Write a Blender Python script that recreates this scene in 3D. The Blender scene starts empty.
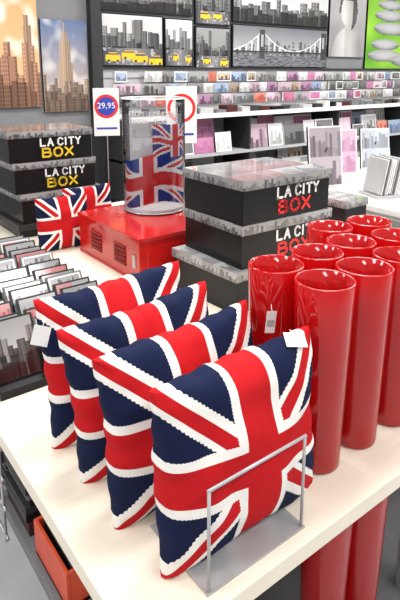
import bpy, math, random
from mathutils import Vector, Matrix, noise
random.seed(7)
scene = bpy.context.scene
try:
    scene.view_settings.view_transform = 'Standard'
    scene.view_settings.look = 'None'
except Exception: pass

# ------------------------------------------------------------ materials
def newmat(name):
    m = bpy.data.materials.new(name); m.use_nodes = True
    nt = m.node_tree
    b = nt.nodes.get('Principled BSDF')
    return m, nt, b
def setin(b, names, val):
    for n in names:
        if n in b.inputs:
            b.inputs[n].default_value = val; return
def pmat(name, col, rough=.5, metal=0, var=.08, scale=20, bump=0, coat=0, stretch=None, spec=None):
    m, nt, b = newmat(name)
    tc = nt.nodes.new('ShaderNodeTexCoord'); no = nt.nodes.new('ShaderNodeTexNoise')
    no.inputs['Scale'].default_value = scale; no.inputs['Detail'].default_value = 4
    if stretch:
        mp = nt.nodes.new('ShaderNodeMapping'); mp.inputs['Scale'].default_value = stretch
        nt.links.new(tc.outputs['Object'], mp.inputs[0]); nt.links.new(mp.outputs[0], no.inputs['Vector'])
    else:
        nt.links.new(tc.outputs['Object'], no.inputs['Vector'])
    r = nt.nodes.new('ShaderNodeValToRGB')
    r.color_ramp.elements[0].position = .3; r.color_ramp.elements[1].position = .7
    r.color_ramp.elements[0].color = tuple(max(0, c*(1-var)) for c in col)+(1,)
    r.color_ramp.elements[1].color = tuple(min(1, c*(1+var)) for c in col)+(1,)
    nt.links.new(no.outputs['Fac'], r.inputs[0]); nt.links.new(r.outputs[0], b.inputs['Base Color'])
    b.inputs['Roughness'].default_value = rough; b.inputs['Metallic'].default_value = metal
    setin(b, ['Coat Weight'], coat)
    if spec is not None: setin(b, ['Specular IOR Level'], spec)
    if bump:
        bp = nt.nodes.new('ShaderNodeBump'); bp.inputs['Strength'].default_value = bump
        bp.inputs['Distance'].default_value = .002
        nt.links.new(no.outputs['Fac'], bp.inputs['Height']); nt.links.new(bp.outputs[0], b.inputs['Normal'])
    return m
def attrmat(name, rough=.45, coat=0, spec=.3):
    m, nt, b = newmat(name)
    a = nt.nodes.new('ShaderNodeAttribute'); a.attribute_name = 'Col'
    nt.links.new(a.outputs['Color'], b.inputs['Base Color']); b.inputs['Roughness'].default_value = rough
    setin(b, ['Coat Weight'], coat); setin(b, ['Specular IOR Level'], spec); setin(b, ['Coat Roughness'], .08)
    return m
def jackmat(name, red, white, navy, rough=.85, cloth=True):
    m, nt, b = newmat(name)
    def M(op, a, c=None, d=None):
        n = nt.nodes.new('ShaderNodeMath'); n.operation = op
        for i, x in enumerate((a, c, d)):
            if x is None: continue
            if isinstance(x, (int, float)): n.inputs[i].default_value = x
            else: nt.links.new(x, n.inputs[i])
        return n.outputs[0]
    uv = nt.nodes.new('ShaderNodeUVMap'); uv.uv_map = 'UVMap'
    sp = nt.nodes.new('ShaderNodeSeparateXYZ'); nt.links.new(uv.outputs[0], sp.inputs[0])
    u = M('MULTIPLY_ADD', sp.outputs[0], 2, -1); v = M('MULTIPLY_ADD', sp.outputs[1], 2, -1)
    a = M('ABSOLUTE', u); c = M('ABSOLUTE', v)
    z = M('MULTIPLY', M('SUBTRACT', M('ADD', M('PINGPONG', M('MULTIPLY', u, 28), .5), M('PINGPONG', M('MULTIPLY', v, 28), .5)), .5), .028)
    mn = M('MINIMUM', a, c); diff = M('SUBTRACT', a, c)
    cw = M('LESS_THAN', M('ADD', mn, z), .295); cr = M('LESS_THAN', mn, .20)
    t = M('MULTIPLY', diff, M('SIGN', M('MULTIPLY', u, v)))
    dw = M('LESS_THAN', M('ADD', M('ABSOLUTE', diff), z), .22); dr = M('LESS_THAN', M('ABSOLUTE', M('ADD', t, .02)), .10)
    # stitch line just inside the white edges
    st = M('MULTIPLY', M('LESS_THAN', M('ABSOLUTE', M('SUBTRACT', M('ADD', mn, z), .275)), .006), 1)
    def mix(f, A, B):
        n = nt.nodes.new('ShaderNodeMix'); n.data_type = 'RGBA'
        nt.links.new(f, n.inputs[0])
        for s, x in ((6, A), (7, B)):
            if isinstance(x, tuple): n.inputs[s].default_value = x+(1,)
            else: nt.links.new(x, n.inputs[s])
        return n.outputs[2]
    col = mix(dw, navy, white); col = mix(dr, col, red); col = mix(cw, col, white); col = mix(cr, col, red)
    nt.links.new(col, b.inputs['Base Color']); b.inputs['Roughness'].default_value = rough
    setin(b, ['Specular IOR Level'], .12)
    if cloth:
        tc = nt.nodes.new('ShaderNodeTexCoord'); no = nt.nodes.new('ShaderNodeTexNoise'); no.inputs['Scale'].default_value = 520
        nt.links.new(tc.outputs['Object'], no.inputs['Vector'])
        n2 = nt.nodes.new('ShaderNodeTexNoise'); n2.inputs['Scale'].default_value = 22; n2.inputs['Detail'].default_value = 2
        nt.links.new(tc.outputs['Object'], n2.inputs['Vector'])
        h = M('ADD', M('MULTIPLY', no.outputs['Fac'], .22), M('MULTIPLY', M('MAXIMUM', cw, dw), .5))
        h = M('ADD', h, M('MULTIPLY', M('MAXIMUM', cr, dr), .35))
        h = M('SUBTRACT', h, M('MULTIPLY', st, .4))
        h = M('ADD', h, M('MULTIPLY', n2.outputs['Fac'], 1.6))
        bp = nt.nodes.new('ShaderNodeBump'); bp.inputs['Strength'].default_value = .6; bp.inputs['Distance'].default_value = .002
        nt.links.new(h, bp.inputs['Height']); nt.links.new(bp.outputs[0], b.inputs['Normal'])
    return m

WHITE = pmat('white_laminate', (.80, .78, .74), .4, var=.02)
CREAM = pmat('pale_birch_top', (.83, .755, .63), .38, var=.03, scale=3, stretch=(3, 40, 3), spec=.3)
CREAMEDGE = pmat('pale_birch_edge', (.68, .58, .42), .45, var=.08, scale=3, stretch=(8, 8, 60))
BLACK = pmat('black_card', (.008, .008, .009), .3, var=.2, spec=.25)
DARK = pmat('dark_metal', (.03, .03, .033), .5, var=.1, spec=.3)
GREY = pmat('grey_wall', (.20, .20, .21), .7, var=.04)
LGREY = pmat('light_grey_panel', (.45, .45, .46), .6, var=.05)
MGREY = pmat('mid_grey_panel', (.16, .16, .17), .6, var=.05)
STEEL = pmat('brushed_steel', (.5, .5, .51), .35, metal=.8, var=.06)
STANDGREY = pmat('stand_grey_paint', (.42, .42, .43), .4, metal=.2, var=.05)
REDMETAL = pmat('red_painted_metal', (.50, .012, .010), .2, var=.05, coat=.5, spec=.4)
DARKRED = pmat('dark_slot', (.06, .004, .004), .6)
REDINK = pmat('red_ink', (.85, .02, .02), .4)
YELINK = pmat('yellow_ink', (.90, .62, .03), .4)
WHINK = pmat('white_ink', (.88, .88, .88), .4)
BLUEINK = pmat('blue_ink', (.03, .06, .40), .4)
BLKINK = pmat('black_ink', (.02, .02, .02), .5)
PAPER = pmat('white_paper', (.82, .82, .80), .7, var=.03)
FLOORM = pmat('floor_grey', (.50, .51, .52), .35, var=.08, scale=6)
CEILM = pmat('ceiling_white', (.8, .8, .8), .8, var=.02)
ORANGE = pmat('orange_crate', (.62, .07, .025), .45, var=.1)
PRINT = attrmat('printed_picture', .5)
PRINTG = attrmat('printed_gloss', .15, .8, .5)
JACK = jackmat('union_jack_cloth', (.50, .011, .015), (.84, .82, .78), (.008, .013, .046))

# red glass
GLASSR, nt, b = newmat('red_glass')
b.inputs['Base Color'].default_value = (.50, .008, .010, 1); b.inputs['Roughness'].default_value = .10
setin(b, ['Coat Weight'], .8); setin(b, ['Coat Roughness'], .04); setin(b, ['Specular IOR Level'], .5)
tr = nt.nodes.new('ShaderNodeBsdfTranslucent')
lw = nt.nodes.new('ShaderNodeTexNoise'); lw.inputs['Scale'].default_value = 3
rp = nt.nodes.new('ShaderNodeValToRGB'); rp.color_ramp.elements[0].color = (.88, .03, .03, 1); rp.color_ramp.elements[1].color = (.95, .06, .05, 1)
nt.links.new(lw.outputs['Fac'], rp.inputs[0]); nt.links.new(rp.outputs[0], tr.inputs[0])
mx = nt.nodes.new('ShaderNodeMixShader'); mx.inputs[0].default_value = .38
out = nt.nodes['Material Output']
nt.links.new(b.outputs[0], mx.inputs[1]); nt.links.new(tr.outputs[0], mx.inputs[2]); nt.links.new(mx.outputs[0], out.inputs[0])
# clear + frosted plastic
def plastic(name, tint, frost):
    m, nt, b = newmat(name)
    tp = nt.nodes.new('ShaderNodeBsdfTransparent'); gl = nt.nodes.new('ShaderNodeBsdfGlossy'); gl.inputs['Roughness'].default_value = .05
    tp.inputs[0].default_value = tint+(1,)
    base = tp.outputs[0]
    if frost:
        df = nt.nodes.new('ShaderNodeBsdfDiffuse'); df.inputs[0].default_value = (.85, .83, .88, 1)
        no = nt.nodes.new('ShaderNodeTexNoise'); no.inputs['Scale'].default_value = 5
        ma = nt.nodes.new('ShaderNodeMath'); ma.operation = 'MULTIPLY_ADD'; ma.inputs[1].default_value = frost*.3; ma.inputs[2].default_value = frost*.85
        nt.links.new(no.outputs['Fac'], ma.inputs[0])
        m2 = nt.nodes.new('ShaderNodeMixShader'); nt.links.new(ma.outputs[0], m2.inputs[0])
        nt.links.new(tp.outputs[0], m2.inputs[1]); nt.links.new(df.outputs[0], m2.inputs[2]); base = m2.outputs[0]
        fr_ior = 1.15
    else: fr_ior = 1.4
    fr = nt.nodes.new('ShaderNodeFresnel'); fr.inputs[0].default_value = fr_ior
    mx = nt.nodes.new('ShaderNodeMixShader'); nt.links.new(fr.outputs[0], mx.inputs[0])
    nt.links.new(base, mx.inputs[1]); nt.links.new(gl.outputs[0], mx.inputs[2])
    nt.links.new(mx.outputs[0], nt.nodes['Material Output'].inputs[0])
    return m
CLEAR = plastic('clear_plastic', (.98, .985, .99), 0)
FROST = plastic('frosted_plastic', (.98, .98, .99), .20)
EMIT, nt, b = newmat('light_panel')
b.inputs['Base Color'].default_value = (1, 1, 1, 1); setin(b, ['Emission Color'], (1, 1, 1, 1)); setin(b, ['Emission Strength'], 5)

# ------------------------------------------------------------ mesh builder
class MB:
    def __init__(s): s.v = []; s.f = []; s.mats = []
    def mi(s, m):
        if m not in s.mats: s.mats.append(m)
        return s.mats.index(m)
    def face(s, pts, m, col=None, sm=False):
        i = len(s.v); s.v += [tuple(p) for p in pts]
        s.f.append((tuple(range(i, i+len(pts))), s.mi(m), col, sm))
    def box(s, c, d, m, T=None, col=None):
        x, y, z = c; a, b_, e = d[0]/2, d[1]/2, d[2]/2
        P = [Vector((x+i*a, y+j*b_, z+k*e)) for i in (-1, 1) for j in (-1, 1) for k in (-1, 1)]
        if T: P = [T @ p for p in P]
        i0 = len(s.v); s.v += [tuple(p) for p in P]
        for q in ((0, 1, 3, 2), (4, 6, 7, 5), (0, 4, 5, 1), (2, 3, 7, 6), (0, 2, 6, 4), (1, 5, 7, 3)):
            s.f.append((tuple(i0+k for k in q), s.mi(m), col, False))
    def rod(s, p, q, r, m, n=10, caps=True):
        p = Vector(p); q = Vector(q); d = (q-p).normalized()
        a = d.orthogonal().normalized(); c = d.cross(a)
        i0 = len(s.v)
        for e in (p, q):
            for k in range(n):
                t = 2*math.pi*k/n; s.v.append(tuple(e+r*(math.cos(t)*a+math.sin(t)*c)))
        for k in range(n):
            s.f.append(((i0+k, i0+(k+1) % n, i0+n+(k+1) % n, i0+n+k), s.mi(m), None, True))
        if caps:
            s.f.append((tuple(i0+k for k in reversed(range(n))), s.mi(m), None, False))
            s.f.append((tuple(i0+n+k for k in range(n)), s.mi(m), None, False))
    def lathe(s, prof, m, c=(0, 0, 0), n=48):
        i0 = len(s.v)
        for r, z in prof:
            for k in range(n):
                t = 2*math.pi*k/n; s.v.append((c[0]+r*math.cos(t), c[1]+r*math.sin(t), c[2]+z))
        for j in range(len(prof)-1):
            for k in range(n):
                s.f.append(((i0+j*n+k, i0+j*n+(k+1) % n, i0+(j+1)*n+(k+1) % n, i0+(j+1)*n+k), s.mi(m), None, True))
    def grid(s, o, ux, uy, nx, ny, fn, m):
        """picture made of small printed cells"""
        o = Vector(o); ux = Vector(ux); uy = Vector(uy); i0 = len(s.v)
        for j in range(ny+1):
            for i in range(nx+1):
                s.v.append(tuple(o+ux*(i/nx)+uy*(j/ny)))
        for j in range(ny):
            for i in range(nx):
                a = i0+j*(nx+1)+i
                s.f.append(((a, a+1, a+nx+2, a+nx+1), s.mi(m), fn((i+.5)/nx, (j+.5)/ny), False))
    def build(s, name, loc=(0, 0, 0), rot=(0, 0, 0), bevel=0, parent=None):
        me = bpy.data.meshes.new(name); me.from_pydata(s.v, [], [f[0] for f in s.f])
        for m in s.mats: me.materials.append(m)
        me.polygons.foreach_set('material_index', [f[1] for f in s.f])
        me.polygons.foreach_set('use_smooth', [f[3] for f in s.f])
        if any(f[2] is not None for f in s.f):
            at = me.color_attributes.new('Col', 'FLOAT_COLOR', 'CORNER'); buf = []
            for f in s.f:
                c = f[2] or (.5, .5, .5)
                buf += [c[0], c[1], c[2], 1]*len(f[0])
            at.data.foreach_set('color', buf)
        me.update()
        ob = bpy.data.objects.new(name, me); scene.collection.objects.link(ob)
        ob.location = loc; ob.rotation_euler = rot
        if parent: ob.parent = parent
        if bevel:
            md = ob.modifiers.new('bev', 'BEVEL'); md.width = bevel; md.segments = 2; md.limit_method = 'ANGLE'
        return ob
def text(name, body, size, mat, loc, rot, parent=None, off=.0, ext=.0006, align='LEFT'):
    c = bpy.data.curves.new(name, 'FONT'); c.body = body; c.size = size; c.extrude = ext; c.offset = off
    c.align_x = align
    c.materials.append(mat)
    o = bpy.data.objects.new(name, c); scene.collection.objects.link(o); o.location = loc; o.rotation_euler = rot
    if parent: o.parent = parent
    return o
R = math.radians
GL = {
 'L': [((0, 1), (0, 0)), ((0, 0), (.8, 0))],
 'A': [((0, 0), (.45, 1)), ((.45, 1), (.9, 0)), ((.2, .36), (.7, .36))],
 'C': [((.85, .82), (.6, 1)), ((.6, 1), (.25, 1)), ((.25, 1), (0, .72)), ((0, .72), (0, .28)), ((0, .28), (.25, 0)), ((.25, 0), (.6, 0)), ((.6, 0), (.85, .18))],
 'I': [((.1, 0), (.1, 1))],
 'T': [((0, 1), (.9, 1)), ((.45, 1), (.45, 0))],
 'Y': [((0, 1), (.42, .5)), ((.84, 1), (.42, .5)), ((.42, .5), (.42, 0))],
 'B': [((0, 0), (0, 1)), ((0, 1), (.6, 1)), ((.6, 1), (.8, .88)), ((.8, .88), (.8, .66)), ((.8, .66), (.6, .53)), ((.6, .53), (0, .53)), ((.6, .53), (.9, .38)), ((.9, .38), (.9, .14)), ((.9, .14), (.65, 0)), ((.65, 0), (0, 0))],
 'O': [((.25, 0), (.65, 0)), ((.65, 0), (.9, .28)), ((.9, .28), (.9, .72)), ((.9, .72), (.65, 1)), ((.65, 1), (.25, 1)), ((.25, 1), (0, .72)), ((0, .72), (0, .28)), ((0, .28), (.25, 0))],
 'X': [((0, 0), (.85, 1)), ((0, 1), (.85, 0))]}
def strokes(mb, word, x, y, z, hgt, wid, th, mat, gap=.35):
    """letters on a face looking toward -Y"""
    for ch in word:
        if ch == ' ': x += wid*.55; continue
        for (p, q) in GL[ch]:
            a = Vector((x+p[0]*wid, y, z+p[1]*hgt)); b_ = Vector((x+q[0]*wid, y, z+q[1]*hgt))
            d = (b_-a); L = d.length; d.normalize(); ang = math.atan2(d.z, d.x)
            T = Matrix.Translation((a+b_)/2) @ Matrix.Rotation(-ang, 4, 'Y')
            mb.box((0, 0, 0), (L+th*.8, .0012, th), mat, T)
        x += wid*(.35 if ch == 'I' else .95)+wid*gap

# ------------------------------------------------------------ picture functions
def lerp(a, b, t): return tuple(a[i]*(1-t)+b[i]*t for i in range(3))
def hsh(*a):
    x = math.sin(sum(v*k for v, k in zip(a, (12.9898, 78.233, 37.719, 9.131))))*43758.5453
    return x-math.floor(x)
def skyline(seed, top, bot, dark, light, hmax=.8, taxis=0, spire=None, cloud=0, road=0, step=.09):
    rn = random.Random(seed); layers = []
    for L in range(3):
        x = -.02; bl = []
        while x < 1.02:
            w = rn.uniform(step*.6, step*1.6); h = hmax*(1-L*.25)*rn.uniform(.45, 1.0); bl.append((x, x+w, h, rn.random())); x += w*rn.uniform(.9, 1.15)
        layers.append((bl, lerp(light, dark, L/2)))
    tx = [((k+.5+rn.uniform(-.25, .25))/max(1, taxis), rn.uniform(.08, .22), rn.uniform(.09, .14)) for k in range(taxis)]
    def fn(u, v):
        c = lerp(bot, top, v)
        if cloud:
            n = noise.noise(Vector((u*4+seed, v*7, 1))); c = lerp(c, (1, .95, .88), max(0, min(1, n*2*cloud)))
        if spire:
            sx, sw, sh, sc = spire
            w = sw if v < sh*.55 else (sw*.7 if v < sh*.8 else (sw*.35 if v < sh*.9 else sw*.08))
            if v < sh and abs(u-sx) < w:
                k = .75+.25*(int(u*60) % 2); c = tuple(x*k*(.7 if u > sx else 1) for x in sc)
        for bl, lc in layers:
            for a, b_, h, q in bl:
                if a < u < b_ and v < h:
                    k = .6+.8*q
                    if (int(u*70) % 3 == 0) and (int(v*60) % 2 == 0): k *= 1.8
                    if (u-a) > (b_-a)*.7: k *= .5
                    c = tuple(min(1, x*k) for x in lc)
        if road and v < road:
            c = lerp((.22, .22, .23), (.06, .06, .07), abs(u-.5)*2)
            if noise.noise(Vector((u*14, v*14, seed))) > .3: c = (.4, .4, .4)
        for x, y, r in tx:
            if abs(u-x) < r and abs(v-y) < r*.5:
                c = (.85, .50, .02)
                if abs(abs(u-x)-r*.6) < r*.18 and v < y-r*.2: c = (.02, .02, .02)
            if abs(u-x) < r*.6 and 0 < v-y-r*.5 < r*.45: c = (.10, .10, .10) if v-y-r*.5 < r*.32 else (.85, .5, .02)
        return c
    return fn
def bridge(u, v):
    c = lerp((.50, .50, .51), (.16, .16, .18), v)
    if v < .3: c = (.08, .08, .09) if noise.noise(Vector((u*20, v*60, 0))) < 0 else (.2, .2, .22)
    hh = .36+.35*hsh(int(u*45), 2.1)*(1-.5*abs(u-.7))
    if .28 < v < hh:
        c = lerp((.03, .03, .035), (.16, .16, .17), hsh(int(u*45), 5.5))
        if int(u*220) % 2 == 0 and int(v*90) % 2 == 0: c = tuple(x*2.4 for x in c)
    y = .40+.5*min(1, abs(u-.62)/.34)**2 if u > .28 else .40+.5*max(0, (u+.06)/.34)**2
    if u < .99 and (abs(v-y) < .016 or (v < y and v > .38 and int(u*70) % 4 == 0)): c = (.62, .62, .62)
    for tx in (.28, .96):
        if abs(u-tx) < .03 and .2 < v < .93: c = (.05, .05, .05) if not (abs(u-tx) < .012 and .5 < v < .8) else (.4, .4, .4)
    if abs(v-.38) < .02: c = (.03, .03, .03)
    return c
def stones(u, v):
    c = lerp((.10, .30, .02), (.28, .55, .05), noise.noise(Vector((u*3, v*3, 2)))+.5)
    for x, y, a, b_ in ((.35, .9, .16, .05), (.35, .79, .2, .06), (.35, .66, .24, .07), (.38, .5, .28, .08), (.30, .30, .22, .07), (.30, .16, .27, .075), (.7, .1, .3, .08)):
        q = ((u-x)/a)**2+((v-y)/b_)**2
        if q < 1: c = lerp((.45, .45, .46), (.08, .08, .08), q*(.4 if v > y else 1))
    return c
def portrait(u, v):
    c = lerp((.25, .24, .25), (.42, .41, .42), v)
    n = noise.noise(Vector((u*4, v*4, 7)))
    if ((u-.5)/.42)**2+((v-.0)/.42)**2 < 1: c = lerp((.55, .53, .52), (.2, .19, .19), abs(u-.4)*1.8)
    if abs(u-.52) < .1 and v < .55: c = (.45, .43, .42)
    q = ((u-.5)/.2)**2+((v-.66)/.24)**2
    if q < 1.6 and (v > .62 or u > .6): c = (.07, .06, .06)
    if q < 1 and u < .62 and v < .8: c = lerp((.62, .6, .58), (.3, .29, .28), max(0, u-.35)*3)
    return tuple(max(0, x+n*.06) for x in c)
def collage(seed, a=(.1, .1, .1), b_=(.7, .7, .72), acc=None, tu=4, tv=3, border=0):
    """tiled city snapshots: towers in front of pale sky"""
    def fn(u, v):
        if border and (u < border or u > 1-border or v < border or v > 1-border): return (.75, .75, .75)
        iu, iv = int(u*tu), int(v*tv); lu, lv = u*tu-iu, v*tv-iv
        s = seed+iu*3.1+iv*7.7
        c = lerp(a, b_, .55+.45*hsh(s, 1.3)*(0.6+.4*lv))
        col = int(lu*7); h = .2+.65*hsh(s, col)
        if lv < h: c = lerp(a, b_, .08+.4*hsh(s, col, 3.3))
        if acc and hsh(s, 8.8) > .5: c = lerp(c, acc, .55)
        return c
    return fn

# ------------------------------------------------------------ room
W = 4.6
mb = MB(); mb.box((3, 1.3, -.05), (13, 7.6, .1), FLOORM); mb.build('floor')
mb = MB(); mb.box((3, 1.3, 3.25), (13, 7.6, .1), CEILM); mb.build('ceiling')
mb = MB(); mb.box((3, W+.05, 1.6), (13, .1, 3.2), GREY); mb.build('wall_back')
mb = MB(); mb.box((-3.55, 1.05, 1.6), (.1, 7.0, 3.2), LGREY); mb.build('wall_left')
mb = MB(); mb.box((9.55, 1.05, 1.6), (.1, 7.0, 3.2), LGREY); mb.build('wall_right')
mb = MB(); mb.box((3, W-.01, .05), (13, .02, .1), WHITE); mb.build('baseboard_back')
mb = MB(); mb.box((2.29, W-.04, 1.6), (.10, .08, 3.2), DARK); mb.build('trim_1')

# lights (ceiling luminaires)
for ix in (-1.2, 1.4, 4.0, 6.6):
    for iy in (-1.0, 1.1, 3.1):
        mb = MB(); mb.box((0, 0, 0), (1.24, .64, .04), WHITE); mb.box((0, 0, -.022), (1.16, .56, .004), EMIT)
        mb.build('ceiling_light_panel', (ix, iy, 3.178))
        l = bpy.data.lights.new('panel_light', 'AREA'); l.shape = 'RECTANGLE'; l.size = 1.1; l.size_y = .5
        l.energy = (33 if ix < 3 else 40)*(1.2 if iy > 3 and ix > 3 else 1)
        l.color = (1, .98, .95)
        o = bpy.data.objects.new('panel_light', l); scene.collection.objects.link(o); o.location = (ix, iy, 3.14)
w = bpy.data.worlds.new('World'); scene.world = w; w.use_nodes = True
w.node_tree.nodes['Background'].inputs[0].default_value = (1, .98, .95, 1)
w.node_tree.nodes['Background'].inputs[1].default_value = .5

# ------------------------------------------------------------ display table
TZ = .75
mb = MB()
mb.box((1.31, 1.88, TZ-.02), (1.98, 2.64, .04), CREAM)
mb.box((1.31, 1.88, TZ-.055), (1.86, 2.52, .03), CREAMEDGE)
for x in (.40, 1.25, 2.22):
    for y in (.66, 3.1): mb.box((x, y, .34), (.06, .06, .68), STEEL)
mb.box((1.34, 2.05, .385), (1.96, 2.2, .03), MGREY)       # mid shelf
mb.box((1.31, .80, .155), (1.86, .36, .03), MGREY)        # low front shelf
mb.box((1.31, .64, .07), (1.86, .02, .14), DARK)
mb.box((1.34, .985, .36), (1.8, .02, .64), DARK)          # divider panel
mb.box((2.2, 2.05, .5), (.02, 2.1, .36), DARK)
mb.build('display_table', bevel=.003)

# second table
mb = MB()
mb.box((3.85, 2.5, TZ-.02), (1.7, 2.2, .04), WHITE)
mb.box((3.85, 2.5, TZ-.06), (1.6, 2.1, .04), WHITE)
for x in (3.1, 4.6):
    for y in (1.5, 3.5): mb.box((x, y, .335), (.06, .06, .67), STEEL)
mb.box((3.85, 2.5, .3), (1.5, 1.95, .03), WHITE)
mb.build('display_table', bevel=.004)

# ------------------------------------------------------------ cushions
def cushion(loc, half=.18, T=.068, rotz=0, lean=0, seed=0, N=60, tilt=0, hz=1.0):
    me_v = []; me_f = []; uvs = []
    Rm = Matrix.Rotation(R(rotz), 3, 'Z') @ Matrix.Rotation(R(-lean), 3, 'X') @ Matrix.Rotation(R(tilt), 3, 'Y')
    for side in (-1, 1):
        base = len(me_v)
        for j in range(N+1):
            for i in range(N+1):
                u = -1+2*i/N; v = -1+2*j/N
                u = math.sin(u*math.pi/2)*.75+u*.25; v = math.sin(v*math.pi/2)*.75+v*.25
                pk = .0022*math.sin(v*19+seed)*abs(u)**6*(1-v*v); pk2 = .0022*math.sin(u*21+seed*2)*abs(v)**6*(1-u*u)
                x = half*u*(1-.06*(1-v*v)*u*u)+pk; z = (half*v*(1-.055*(1-u*u)*v*v)+pk2)*hz
                e = max(0, (1-u*u)*(1-v*v))
                t = T*e**.37*(1+.16*(-v)*(1-abs(v)))
                ed = max(abs(u), abs(v))
                wr = noise.noise(Vector((u*2.6+seed*5, v*2.6, seed*3.1+side)))*.012*e**.3
                along = v if abs(u) > abs(v) else u
                wr += math.sin(along*22+seed*2+3*noise.noise(Vector((u*2, v*2, seed))))*.0028*max(0, ed-.55)/.45*(e**.25 if e > 0 else 0)
                wr += -.004*max(0, math.sin((u*1.2+v)*9+seed))**6*(e**.5)*max(0, noise.noise(Vector((u*2, v*2, seed+9)))*2)
                wave = .005*math.sin(along*4+seed*1.7)*ed**4
                y = side*(t+wr if e > 0 else 0)+wave
                me_v.append((x, y, z)); uvs.append(((u+1)/2, (v+1)/2))
        for j in range(N):
            for i in range(N):
                a = base+j*(N+1)+i
                q = (a, a+1, a+N+2, a+N+1)
                me_f.append(q if side < 0 else tuple(reversed(q)))
    pts = [Rm @ Vector(p) for p in me_v]
    lim = -half*.965*hz
    pts = [Vector((p.x, p.y, max(p.z, lim))) for p in pts]
    me = bpy.data.meshes.new('cushion'); me.from_pydata([tuple(p) for p in pts], [], me_f)
    uvl = me.uv_layers.new(name='UVMap')
    for l in me.loops: uvl.data[l.index].uv = uvs[l.vertex_index]
    me.materials.append(JACK)
    for p in me.polygons: p.use_smooth = True
    o = bpy.data.objects.new('union_jack_cushion', me); scene.collection.objects.link(o)
    o.location = (loc[0], loc[1], loc[2]-lim)
    md = o.modifiers.new('weld', 'WELD'); md.merge_threshold = .0004
    return o
cushion((.602, .672, TZ+.0045), rotz=-.5, lean=3, seed=1, half=.187, T=.069, tilt=-.8, hz=.95)
cushion((.584, .820, TZ), rotz=0, lean=4, seed=2, half=.188, tilt=-2.5, hz=.96)
cushion((.580, .962, TZ), rotz=-2, lean=5, seed=3, half=.186, tilt=-3.5, hz=.97)
cushion((.586, 1.104, TZ), rotz=-1, lean=4, seed=4, half=.193, tilt=-2, hz=.97)
cushion((1.035, 2.48, TZ), rotz=0, lean=5, seed=5, half=.135, T=.045, N=30)
cushion((1.23, 2.60, TZ), rotz=0, lean=3, seed=6, half=.138, T=.04, N=30)

# price tags
def tag(loc, w, h, rot, bars=True):
    mb = MB(); mb.box((0, 0, 0), (w, .0008, h), PAPER)
    if bars:
        for i in range(9):
            mb.box((-w*.35+i*w*.087, -.0007, -h*.05), (w*(.02 if i % 2 else .035), .0006, h*.3), MGREY)
    mb.rod((0, 0, h*.5), (0, .01, h*.5+.012), .0008, WHINK, 6)
    mb.build('price_tag', loc, rot)
tag((.782, .778, TZ+.325), .022, .05, (0, R(5), R(-25)))
tag((.726, .655, TZ+.352), .045, .030, (R(-55), R(10), R(-20)), False)
tag((.368, 1.03, TZ+.318), .035, .045, (0, R(15), R(-30)), False)

# wire stand
mb = MB(); r = .0030; y0 = .590
x0, x1, h = .466, .690, .198
mb.rod((x0, y0, .004), (x0, y0, h), r, STANDGREY); mb.rod((x1, y0, .004), (x1, y0, h), r, STANDGREY)
mb.rod((x0-r, y0, h), (x1+r, y0, h), r, STANDGREY)
mb.box(((x0+x1)/2, y0+.085, .002), (x1-x0+.012, .18, .004), STANDGREY)
mb.build('wire_cushion_stand', (0, 0, TZ))

# ------------------------------------------------------------ vases
def vase(x, y, z=TZ, h=.43, n=48):
    rt, rb = .0632, .051
    prof = [(0, 0), (rb-.006, 0), (rb-.001, .003), (rb, .01)]
    for i in range(1, 9): prof.append((rb+(rt-rb)*(i/8), .01+(h-.014)*i/8))
    prof += [(rt-.0005, h-.001), (rt-.0025, h), (rt-.0045, h-.001)]
    for i in range(7, -1, -1): prof.append((rb-.005+(rt-rb)*(i/8), .025+(h-.03)*i/8))
    prof += [(rb-.015, .018), (0, .017)]
    mb = MB(); mb.lathe(prof, GLASSR, n=n); return mb.build('red_glass_vase', (x, y, z))
for x, y in ((.857, .698), (.846, .830), (.990, .698), (.987, .832), (1.126, .698), (1.121, .836), (1.19, .962), (1.262, .80), (1.325, .93), (1.27, .66)):
    vase(x, y)
for x, y in ((.93, .715), (1.065, .71)): vase(x, y, .17)

# ------------------------------------------------------------ city storage boxes
def citybox(loc, rotz=0, ink=REDINK, w=.45, d=.35, h=.162, seed=1, tint=None, base=(.14, .14, .145), lite=(.55, .55, .57), txt=True):
    mb = MB()
    mb.box((0, 0, (h-.004)/2), (w, d, h-.004), BLACK)
    lh = .036; lw, ld = w+.012, d+.012
    fnT = collage(seed, base, lite, tint)
    z0, z1 = h-lh, h
    a, b_ = lw/2, ld/2
    mb.grid((-a, -b_, z1), (lw, 0, 0), (0, ld, 0), 84, 60, fnT, PRINTG)
    fnS = collage(seed+3, (.04, .04, .04), (.42, .42, .43), None, 6, 1)
    mb.grid((-a, -b_, z0), (lw, 0, 0), (0, 0, lh), 84, 6, fnS, PRINTG)
    mb.grid((-a, b_, z0), (0, -ld, 0), (0, 0, lh), 60, 6, fnS, PRINTG)
    mb.grid((a, -b_, z0), (0, ld, 0), (0, 0, lh), 20, 3, fnS, PRINTG)
    mb.grid((a, b_, z0), (-lw, 0, 0), (0, 0, lh), 20, 3, fnS, PRINTG)
    mb.face([(-a, -b_, z0), (-a, b_, z0), (a, b_, z0), (a, -b_, z0)], BLACK)
    if txt:
        yf = -d/2-.0012
        strokes(mb, 'LA CITY', -w*.13, yf, .080, .036, .030, .0085, WHINK)
        strokes(mb, 'BOX', -w*.11, yf, .022, .043, .048, .0095, ink, gap=.34)
    return mb.build('city_storage_box', loc, (0, 0, R(rotz)))
cx, cy = 1.46, 1.553
citybox((cx-.03, cy+.01, TZ), 2, seed=11, w=.47, d=.37)
citybox((cx+.008, cy, TZ+.162), -1, seed=23, w=.46)
citybox((cx, cy, TZ+.324), 0, seed=31, tint=(.34, .08, .07))
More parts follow.
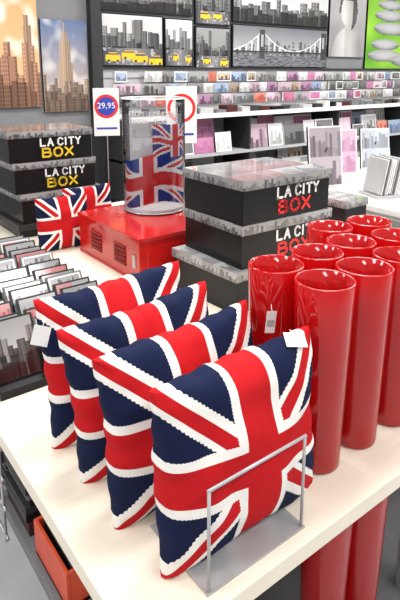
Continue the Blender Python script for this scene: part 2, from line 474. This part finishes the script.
# left tower
mb = MB(); mb.box((0, 0, .036), (.44, .36, .072), BLACK); mb.box((0, 0, .056), (.45, .37, .034), DARK)
mb.build('city_storage_box', (1.13, 2.935, TZ), bevel=.003)
for i in range(3):
    citybox((1.13+(.02, 0, -.012)[i], 2.935, TZ+.073+.162*i), (2, 0, -2)[i], YELINK, seed=40+i*7, tint=(.25, .13, .06) if i == 2 else None)
for i in range(2): citybox((2.17, 1.70, TZ+.125*i), 0, WHINK, w=.16, d=.2, h=.125, seed=70+i, txt=False)

# ------------------------------------------------------------ red metal cabinet
mb = MB(); cxw, cyd, ch = .54, .56, .19
mb.box((0, 0, ch/2), (cxw, cyd, ch), REDMETAL)
mb.box((0, 0, ch-.004), (cxw+.012, cyd+.012, .018), REDMETAL)
mb.box((0, 0, .006), (cxw+.006, cyd+.006, .012), REDMETAL)
for yy in (-.12, .10):
    for kz in range(5):
        mb.box((-cxw/2-.002, yy, .055+kz*.018), (.006, .10, .008), DARKRED)
        mb.box((-cxw/2-.004, yy, .062+kz*.018), (.006, .10, .004), REDMETAL)
mb.box((-cxw/2-.002, -.24, .09), (.006, .02, .06), STEEL)
mb.box((0, -cyd/2-.001, .09), (cxw*.86, .004, ch*.62), REDMETAL)
mb.build('red_metal_cabinet', (1.35, 2.11, TZ), bevel=.004)
CZ = TZ+ch+.005

# ------------------------------------------------------------ clear display cylinder with flag print
def flagwrap(u, v):
    """returns a colour, or None where the film is unprinted"""
    red, wh, bl = (.62, .02, .03), (.85, .85, .87), (.03, .05, .27)
    if u > .50 and .60 < v < .94:
        vv = v+.02*math.sin(u*20)
        k = (u-.76)*3.9; q = (vv-.77)*6.0; c = bl
        if abs(abs(k)-abs(q)) < .24: c = wh
        if abs(abs(k)-abs(q)) < .1: c = red
        if min(abs(q), abs(k)) < .26: c = wh
        if min(abs(q), abs(k)) < .15: c = red
        return c
    vv = v+.05*math.sin(u*7+.5)
    if .10 < u and .08 < vv < .60:
        k = (u-.45)*1.9; q = (vv-.33)*3.6; c = bl
        if abs(abs(k)-abs(q)) < .17: c = wh
        if abs(abs(k)-abs(q)) < .07: c = red
        if abs(q) < .42 or abs(k) < .19: c = wh
        if abs(q) < .26 or abs(k) < .12: c = red
        return c
    if v < .03: return wh
    return None
mb = MB(); rr = .150; H = .54
mb.lathe([(rr, .0), (rr, H)], CLEAR, n=64)
mb.lathe([(0, .006), (rr-.002, .006)], PAPER, n=64)
mb.lathe([(rr+.002, 0), (rr+.002, .012), (rr-.002, .012)], CLEAR, n=64)
mb.lathe([(rr+.001, H-.004), (rr+.002, H), (rr-.001, H+.002), (rr-.002, H-.002)], WHINK, n=64)
mb.lathe([(rr-.016, .007), (rr-.016, .47)], FROST, n=64)
n1, n2 = 110, 90; ri = rr-.006; i0 = len(mb.v); a0, a1 = R(145), R(325)
for j in range(n2+1):
    for i in range(n1+1):
        t = a0+(a1-a0)*i/n1; mb.v.append((ri*math.cos(t), ri*math.sin(t), .01+.44*j/n2))
for j in range(n2):
    for i in range(n1):
        c = flagwrap((i+.5)/n1, (j+.5)/n2)
        if c is None: continue
        a = i0+j*(n1+1)+i
        mb.f.append(((a, a+1, a+n1+2, a+n1+1), mb.mi(PRINTG), c, True))
cyl = mb.build('clear_display_cylinder', (1.41, 2.225, CZ))
def curved(word, z, size, th0, pitch):
    for k, ch_ in enumerate(word):
        if ch_ == ' ': continue
        th = R(th0+k*pitch)
        text('slogan_letter', ch_, size, WHINK, ((ri+.002)*math.cos(th), (ri+.002)*math.sin(th), z), (R(90), 0, th+R(90)), cyl, align='CENTER')
curved('FROM LONDON', .462, .032, 190, 8.5)
curved('THANK YOU !', .430, .032, 190, 8.5)

# ------------------------------------------------------------ price signs
def sign(loc, rz, w, h, base, txt):
    mb = MB(); mb.box((0, 0, h/2), (w, .004, h), PAPER)
    mb.box((0, .004, (base)/2+.004), (.006, .006, abs(base)), STEEL)
    mb.box((0, 0, base+.004), (.07, .05, .008), DARK)
    n = 40; c = (0, -.0028, h*.62); ro, rin = w*.46, w*.36
    for k in range(n):
        a, b_ = 2*math.pi*k/n, 2*math.pi*(k+1)/n
        mb.face([(rin*math.cos(a), c[1], c[2]+rin*math.sin(a)), (ro*math.cos(a), c[1], c[2]+ro*math.sin(a)),
                 (ro*math.cos(b_), c[1], c[2]+ro*math.sin(b_)), (rin*math.cos(b_), c[1], c[2]+rin*math.sin(b_))], REDINK)
        if txt: mb.face([(0, c[1]+.0002, c[2]), (rin*math.cos(a), c[1]+.0002, c[2]+rin*math.sin(a)), (rin*math.cos(b_), c[1]+.0002, c[2]+rin*math.sin(b_))], BLUEINK)
    mb.box((0, -.0028, h*.16), (w*.8, .001, h*.04), BLUEINK)
    o = mb.build('price_sign', loc, (0, 0, R(rz)))
    if txt: text('price_text', txt, w*.32, WHINK, (0, -.0035, h*.58), (R(90), 0, 0), o, align='CENTER')
    return o
sign((1.42, 2.72, 1.26), -25, .14, .26, -(1.26-TZ), '29,95')
sign((1.74, 2.46, 1.22), -25, .17, .31, -(1.22-TZ), '')

# ------------------------------------------------------------ card rack on left
mb = MB()
for rI, xc in enumerate((.435, .585, .735)):
    mb.box((xc, 1.86, .012), (.142, 1.02, .024), BLACK)
    for sx in (-.071, .071): mb.box((xc+sx, 1.86, .05), (.003, 1.02, .06), CLEAR)
    for kI in range(15):
        y = 1.385+kI*.066
        hh = .175 if kI < 1 else random.uniform(.125, .15)
        T = Matrix.Translation((xc, y, .022)) @ Matrix.Rotation(R(-30), 4, 'X')
        mb.box((0, .006, hh/2), (.134, .010, hh), MGREY if (kI % 4 == 1) else BLACK, T)
        fn = collage(kI*3+rI*11, (.012, .012, .012), (.40, .40, .41), (.55, .02, .02) if (kI+rI) % 3 == 0 else None, 2, 2, .035 if kI % 4 == 1 else 0)
        if kI < 1: fn = skyline(rI+5+kI, (.25, .25, .25), (.5, .5, .5), (.02, .02, .02), (.16, .16, .16), .85)
        nn = 30 if kI < 1 else 22
        mb.grid(T @ Vector((-.060, -.0006, .006)), T.to_3x3() @ Vector((.120, 0, 0)), T.to_3x3() @ Vector((0, 0, hh-.012)), nn, nn, fn, PRINTG)
mb.build('postcard_display_rack', (0, 0, TZ))

# ------------------------------------------------------------ goods on the shelf below
SZ = .40
mb = MB()
yy = 1.24
while yy < 2.8:
    dd = random.uniform(.12, .2); z = 0
    for q in range(random.randint(6, 9)):
        t = random.uniform(.014, .03)
        m = random.choice([BLACK, BLACK, DARK, LGREY, MGREY, DARKRED])
        mb.box((.50+random.uniform(-.008, .008), yy+dd/2, z+t/2), (.24, dd-.01, t), m); z += t
    yy += dd
mb.build('book_stacks', (0, 0, SZ))
mb = MB()
mb.box((0, 0, .006), (.22, .20, .012), ORANGE)
for sx in (-.105, .105): mb.box((sx, 0, .05), (.01, .20, .1), ORANGE)
for sy in (-.095, .095): mb.box((0, sy, .05), (.20, .01, .1), ORANGE)
for q in range(7): mb.box((-.08+q*.026, 0, .055), (.018, .17, .08), random.choice([BLACK, DARK, MGREY]))
mb.build('orange_crate', (.485, 1.09, SZ), bevel=.002)
mb = MB()
for q in range(9):
    mb.rod((.335, 1.30+q*.16, .0), (.335, 1.30+q*.16, .30), .004, STEEL, 8)
for z in (.02, .11, .20, .29): mb.rod((.335, 1.28, z), (.335, 2.60, z), .004, STEEL, 8)
mb.build('wire_side_rack', (0, 0, SZ-.03))

# ------------------------------------------------------------ wall pictures
def canvas(name, x0, x1, z0, z1, fn, nx, ny, depth=.03, edge=None, frame=0):
    mb = MB(); w_, h_ = x1-x0, z1-z0
    mb.box((w_/2, depth/2, h_/2), (w_, depth, h_), edge or BLACK)
    f = frame
    mb.grid((f, -.0008, f), (w_-2*f, 0, 0), (0, 0, h_-2*f), nx, ny, fn, PRINT)
    return mb.build(name, (x0, W-depth-.002, z0))
canvas('canvas_print', 1.30, 1.775, 1.32, 2.35, skyline(3, (.70, .35, .15), (.75, .48, .27), (.16, .08, .05), (.36, .19, .12), .55, cloud=.5, spire=(.8, .1, .8, (.42, .26, .18))), 50, 90)
canvas('canvas_print', 1.80, 2.215, 1.27, 2.04, skyline(8, (.10, .16, .30), (.55, .44, .36), (.12, .08, .06), (.28, .20, .15), .42, cloud=.35, spire=(.5, .16, .97, (.48, .34, .24))), 50, 80)
G = dict(frame=.012)
canvas('city_photo_print', 2.36, 3.02, 1.66, 2.13, skyline(12, (.65, .65, .65), (.45, .45, .45), (.02, .02, .02), (.2, .2, .2), .95, taxis=4, road=.35), 80, 64, **G)
canvas('city_photo_print', 3.04, 3.38, 1.66, 2.12, skyline(14, (.75, .75, .75), (.45, .45, .45), (.015, .015, .015), (.25, .25, .25), .95, taxis=2, road=.35, step=.15), 44, 56, **G)
canvas('city_photo_print', 2.36, 3.38, 2.15, 2.42, skyline(15, (.35, .35, .35), (.2, .2, .2), (.01, .01, .01), (.16, .16, .16), .9), 90, 26, **G)
canvas('city_photo_print', 3.41, 3.87, 1.64, 2.06, skyline(17, (.3, .3, .3), (.2, .2, .2), (.015, .015, .015), (.16, .16, .16), .95, taxis=2, road=.3), 50, 50, **G)
canvas('city_photo_print', 3.41, 3.87, 2.08, 2.45, skyline(18, (.2, .2, .2), (.12, .12, .12), (.01, .01, .01), (.12, .12, .12), .9, taxis=2, road=.35), 50, 40, **G)
canvas('bridge_photo_print', 3.90, 5.42, 1.66, 2.11, bridge, 130, 56, **G)
canvas('bridge_photo_print', 3.90, 5.42, 2.13, 2.62, skyline(21, (.55, .55, .55), (.65, .65, .65), (.02, .02, .02), (.18, .18, .18), .6, step=.06), 110, 40, **G)
canvas('portrait_print', 5.45, 6.15, 1.80, 2.65, portrait, 50, 60)
canvas('stone_photo_print', 6.19, 7.6, 1.66, 2.70, stones, 80, 80)

# slat panel behind postcards
mb = MB()
mb.box((5.2, W-.006, 1.43), (5.7, .012, .44), LGREY)
for z in (1.28, 1.42, 1.56): mb.box((5.2, W-.018, z), (5.7, .02, .008), STEEL)
mb.box((5.2, W-.02, 1.645), (5.7, .04, .02), DARK)
pal = [((.02, .02, .02), (.55, .55, .55), None), ((.06, .03, .05), (.72, .55, .64), None), ((.04, .04, .05), (.50, .50, .54), (.55, .04, .18)), ((.25, .25, .25), (.85, .85, .85), None),
       ((.05, .02, .05), (.46, .26, .40), (.65, .22, .42)), ((.02, .02, .02), (.25, .25, .25), None), ((.02, .02, .02), (.40, .40, .40), None), ((.05, .01, .01), (.6, .5, .4), (.6, .05, .03)), ((.03, .05, .12), (.45, .55, .7), None)]
for rI, z in enumerate((1.285, 1.40, 1.515)):
    x = 2.42+rI*.03
    while x < 7.9:
        if x < 3.3 and random.random() < .25: x += .17; continue
        p = random.choice(pal); wv = random.uniform(.11, .20)
        y = W-.035-random.uniform(0, .05)
        mb.box((x+wv/2, y+.012, z+.05), (wv, .02, .10), PAPER)
        mb.grid((x, y+.0004, z), (wv, 0, 0), (0, 0, .10), 14, 10, collage(random.random()*50, *p, 1, 1, .06 if random.random() < .2 else 0), PRINT)
        x += wv+.006
mb.build('postcard_wall_rack')

# wall shelving
mb = MB()
mb.box((5.2, W-.23, 1.20), (5.7, .44, .03), WHITE)
mb.box((5.2, W-.455, 1.20), (5.7, .01, .045), WHITE)
for z in (.82, .44):
    mb.box((5.2, W-.23, z), (5.7, .44, .02), LGREY)
    mb.box((5.2, W-.455, z), (5.7, .01, .03), LGREY)
for x in (2.36, 3.8, 5.2, 6.6, 8.04): mb.box((x, W-.23, .6), (.02, .43, 1.2), DARK)
mb.box((5.2, W-.015, .6), (5.7, .02, 1.2), MGREY)
mb.build('wall_shelf_unit')
mb = MB()
for z in (.832, .452):
    for row in (0, 1):
        x = 2.40+.1*row
        while x < 7.9:
            wv = random.uniform(.14, .34); hv = random.uniform(.28, .34) if row else random.uniform(.15, .27)
            if any(abs(x+wv/2-d) < wv/2+.03 for d in (2.36, 3.8, 5.2, 6.6, 8.04)): x += .03; continue
            p = random.choice(pal+[((.4, .4, .4), (.85, .83, .83), None), ((.4, .38, .4), (.88, .82, .86), (.75, .5, .62))])
            y = W-.22 if row else W-.43
            y += random.uniform(0, .03)
            T = Matrix.Translation((x+wv/2, y, z)) @ Matrix.Rotation(R(-9), 4, 'X')
            mb.box((0, .012, hv/2+.002), (wv, .02, hv), random.choice([DARK, PAPER]), T)
            mb.grid(T @ Vector((-wv/2, 0, .002)), T.to_3x3() @ Vector((wv, 0, 0)), T.to_3x3() @ Vector((0, 0, hv)), 20, 18, collage(random.random()*90, *p, 1, 1, .05 if random.random() < .25 else 0), PRINT)
            x += wv+.008
mb.build('shelf_prints')
mb = MB(); x = 2.5
while x < 7.8:
    wv = random.uniform(.06, .16); hv = random.uniform(.03, .07)
    mb.box((x+wv/2, W-.33, 1.215+hv/2), (wv, .14, hv), random.choice([PAPER, LGREY, DARK, BLACK, MGREY, MGREY, DARKRED])); x += wv+random.uniform(.01, .06)
mb.build('shelf_boxes')

# ------------------------------------------------------------ goods on second table
def easel(loc, rz, w_, h_, seed, a, b2, acc):
    mb = MB(); T = Matrix.Rotation(R(-8), 4, 'X')
    mb.box((0, .012, h_/2), (w_, .02, h_), DARK, T)
    mb.grid(T @ Vector((-w_/2, 0, 0)), T.to_3x3() @ Vector((w_, 0, 0)), T.to_3x3() @ Vector((0, 0, h_)), 30, 40, collage(seed, a, b2, acc, 2, 2, .03), PRINT)
    mb.rod((0, .02, h_*.65), (0, .17, .008), .006, DARK)
    mb.build('poster_easel', loc, (0, 0, R(rz)))
easel((3.23, 2.66, TZ+.003), -15, .30, .46, 5.5, (.10, .08, .10), (.55, .48, .53), (.4, .25, .35))
easel((3.75, 2.95, TZ+.003), -20, .34, .38, 9.5, (.15, .10, .14), (.7, .6, .66), (.55, .25, .42))
easel((4.25, 2.95, TZ+.003), -20, .30, .36, 3.5, (.12, .12, .15), (.6, .65, .7), None)
for (bx, by) in ((3.32, 2.24), (3.64, 2.20), (3.96, 2.20)):
    mb = MB()
    mb.box((0, 0, .01), (.22, .24, .02), LGREY)
    for q in range(11):
        T = Matrix.Translation((-.09+q*.016, 0, .02)) @ Matrix.Rotation(R(10), 4, 'Y')
        mb.box((0, 0, .13), (.006, .20, .24+random.uniform(-.02, .02)), random.choice([PAPER, PAPER, MGREY, LGREY, WHINK]), T)
    mb.build('brochure_holder', (bx, by, TZ), (0, 0, R(-20)))
mb = MB()
for q in range(12): mb.box((random.uniform(-.01, .01), random.uniform(-.01, .01), .006+q*.012), (.3, .22, .011), random.choice([PAPER, LGREY, DARK, PAPER]))
mb.build('magazine_stack', (3.3, 1.82, TZ))

# ------------------------------------------------------------ camera
cam = bpy.data.cameras.new('camera'); cam.lens = 32.8; cam.sensor_width = 36; cam.sensor_fit = 'AUTO'
cam.shift_y = -.183
co = bpy.data.objects.new('camera', cam); scene.collection.objects.link(co)
co.location = (0, 0, 1.6); co.rotation_euler = (R(90-12.1), 0, R(-37.2))
scene.camera = co
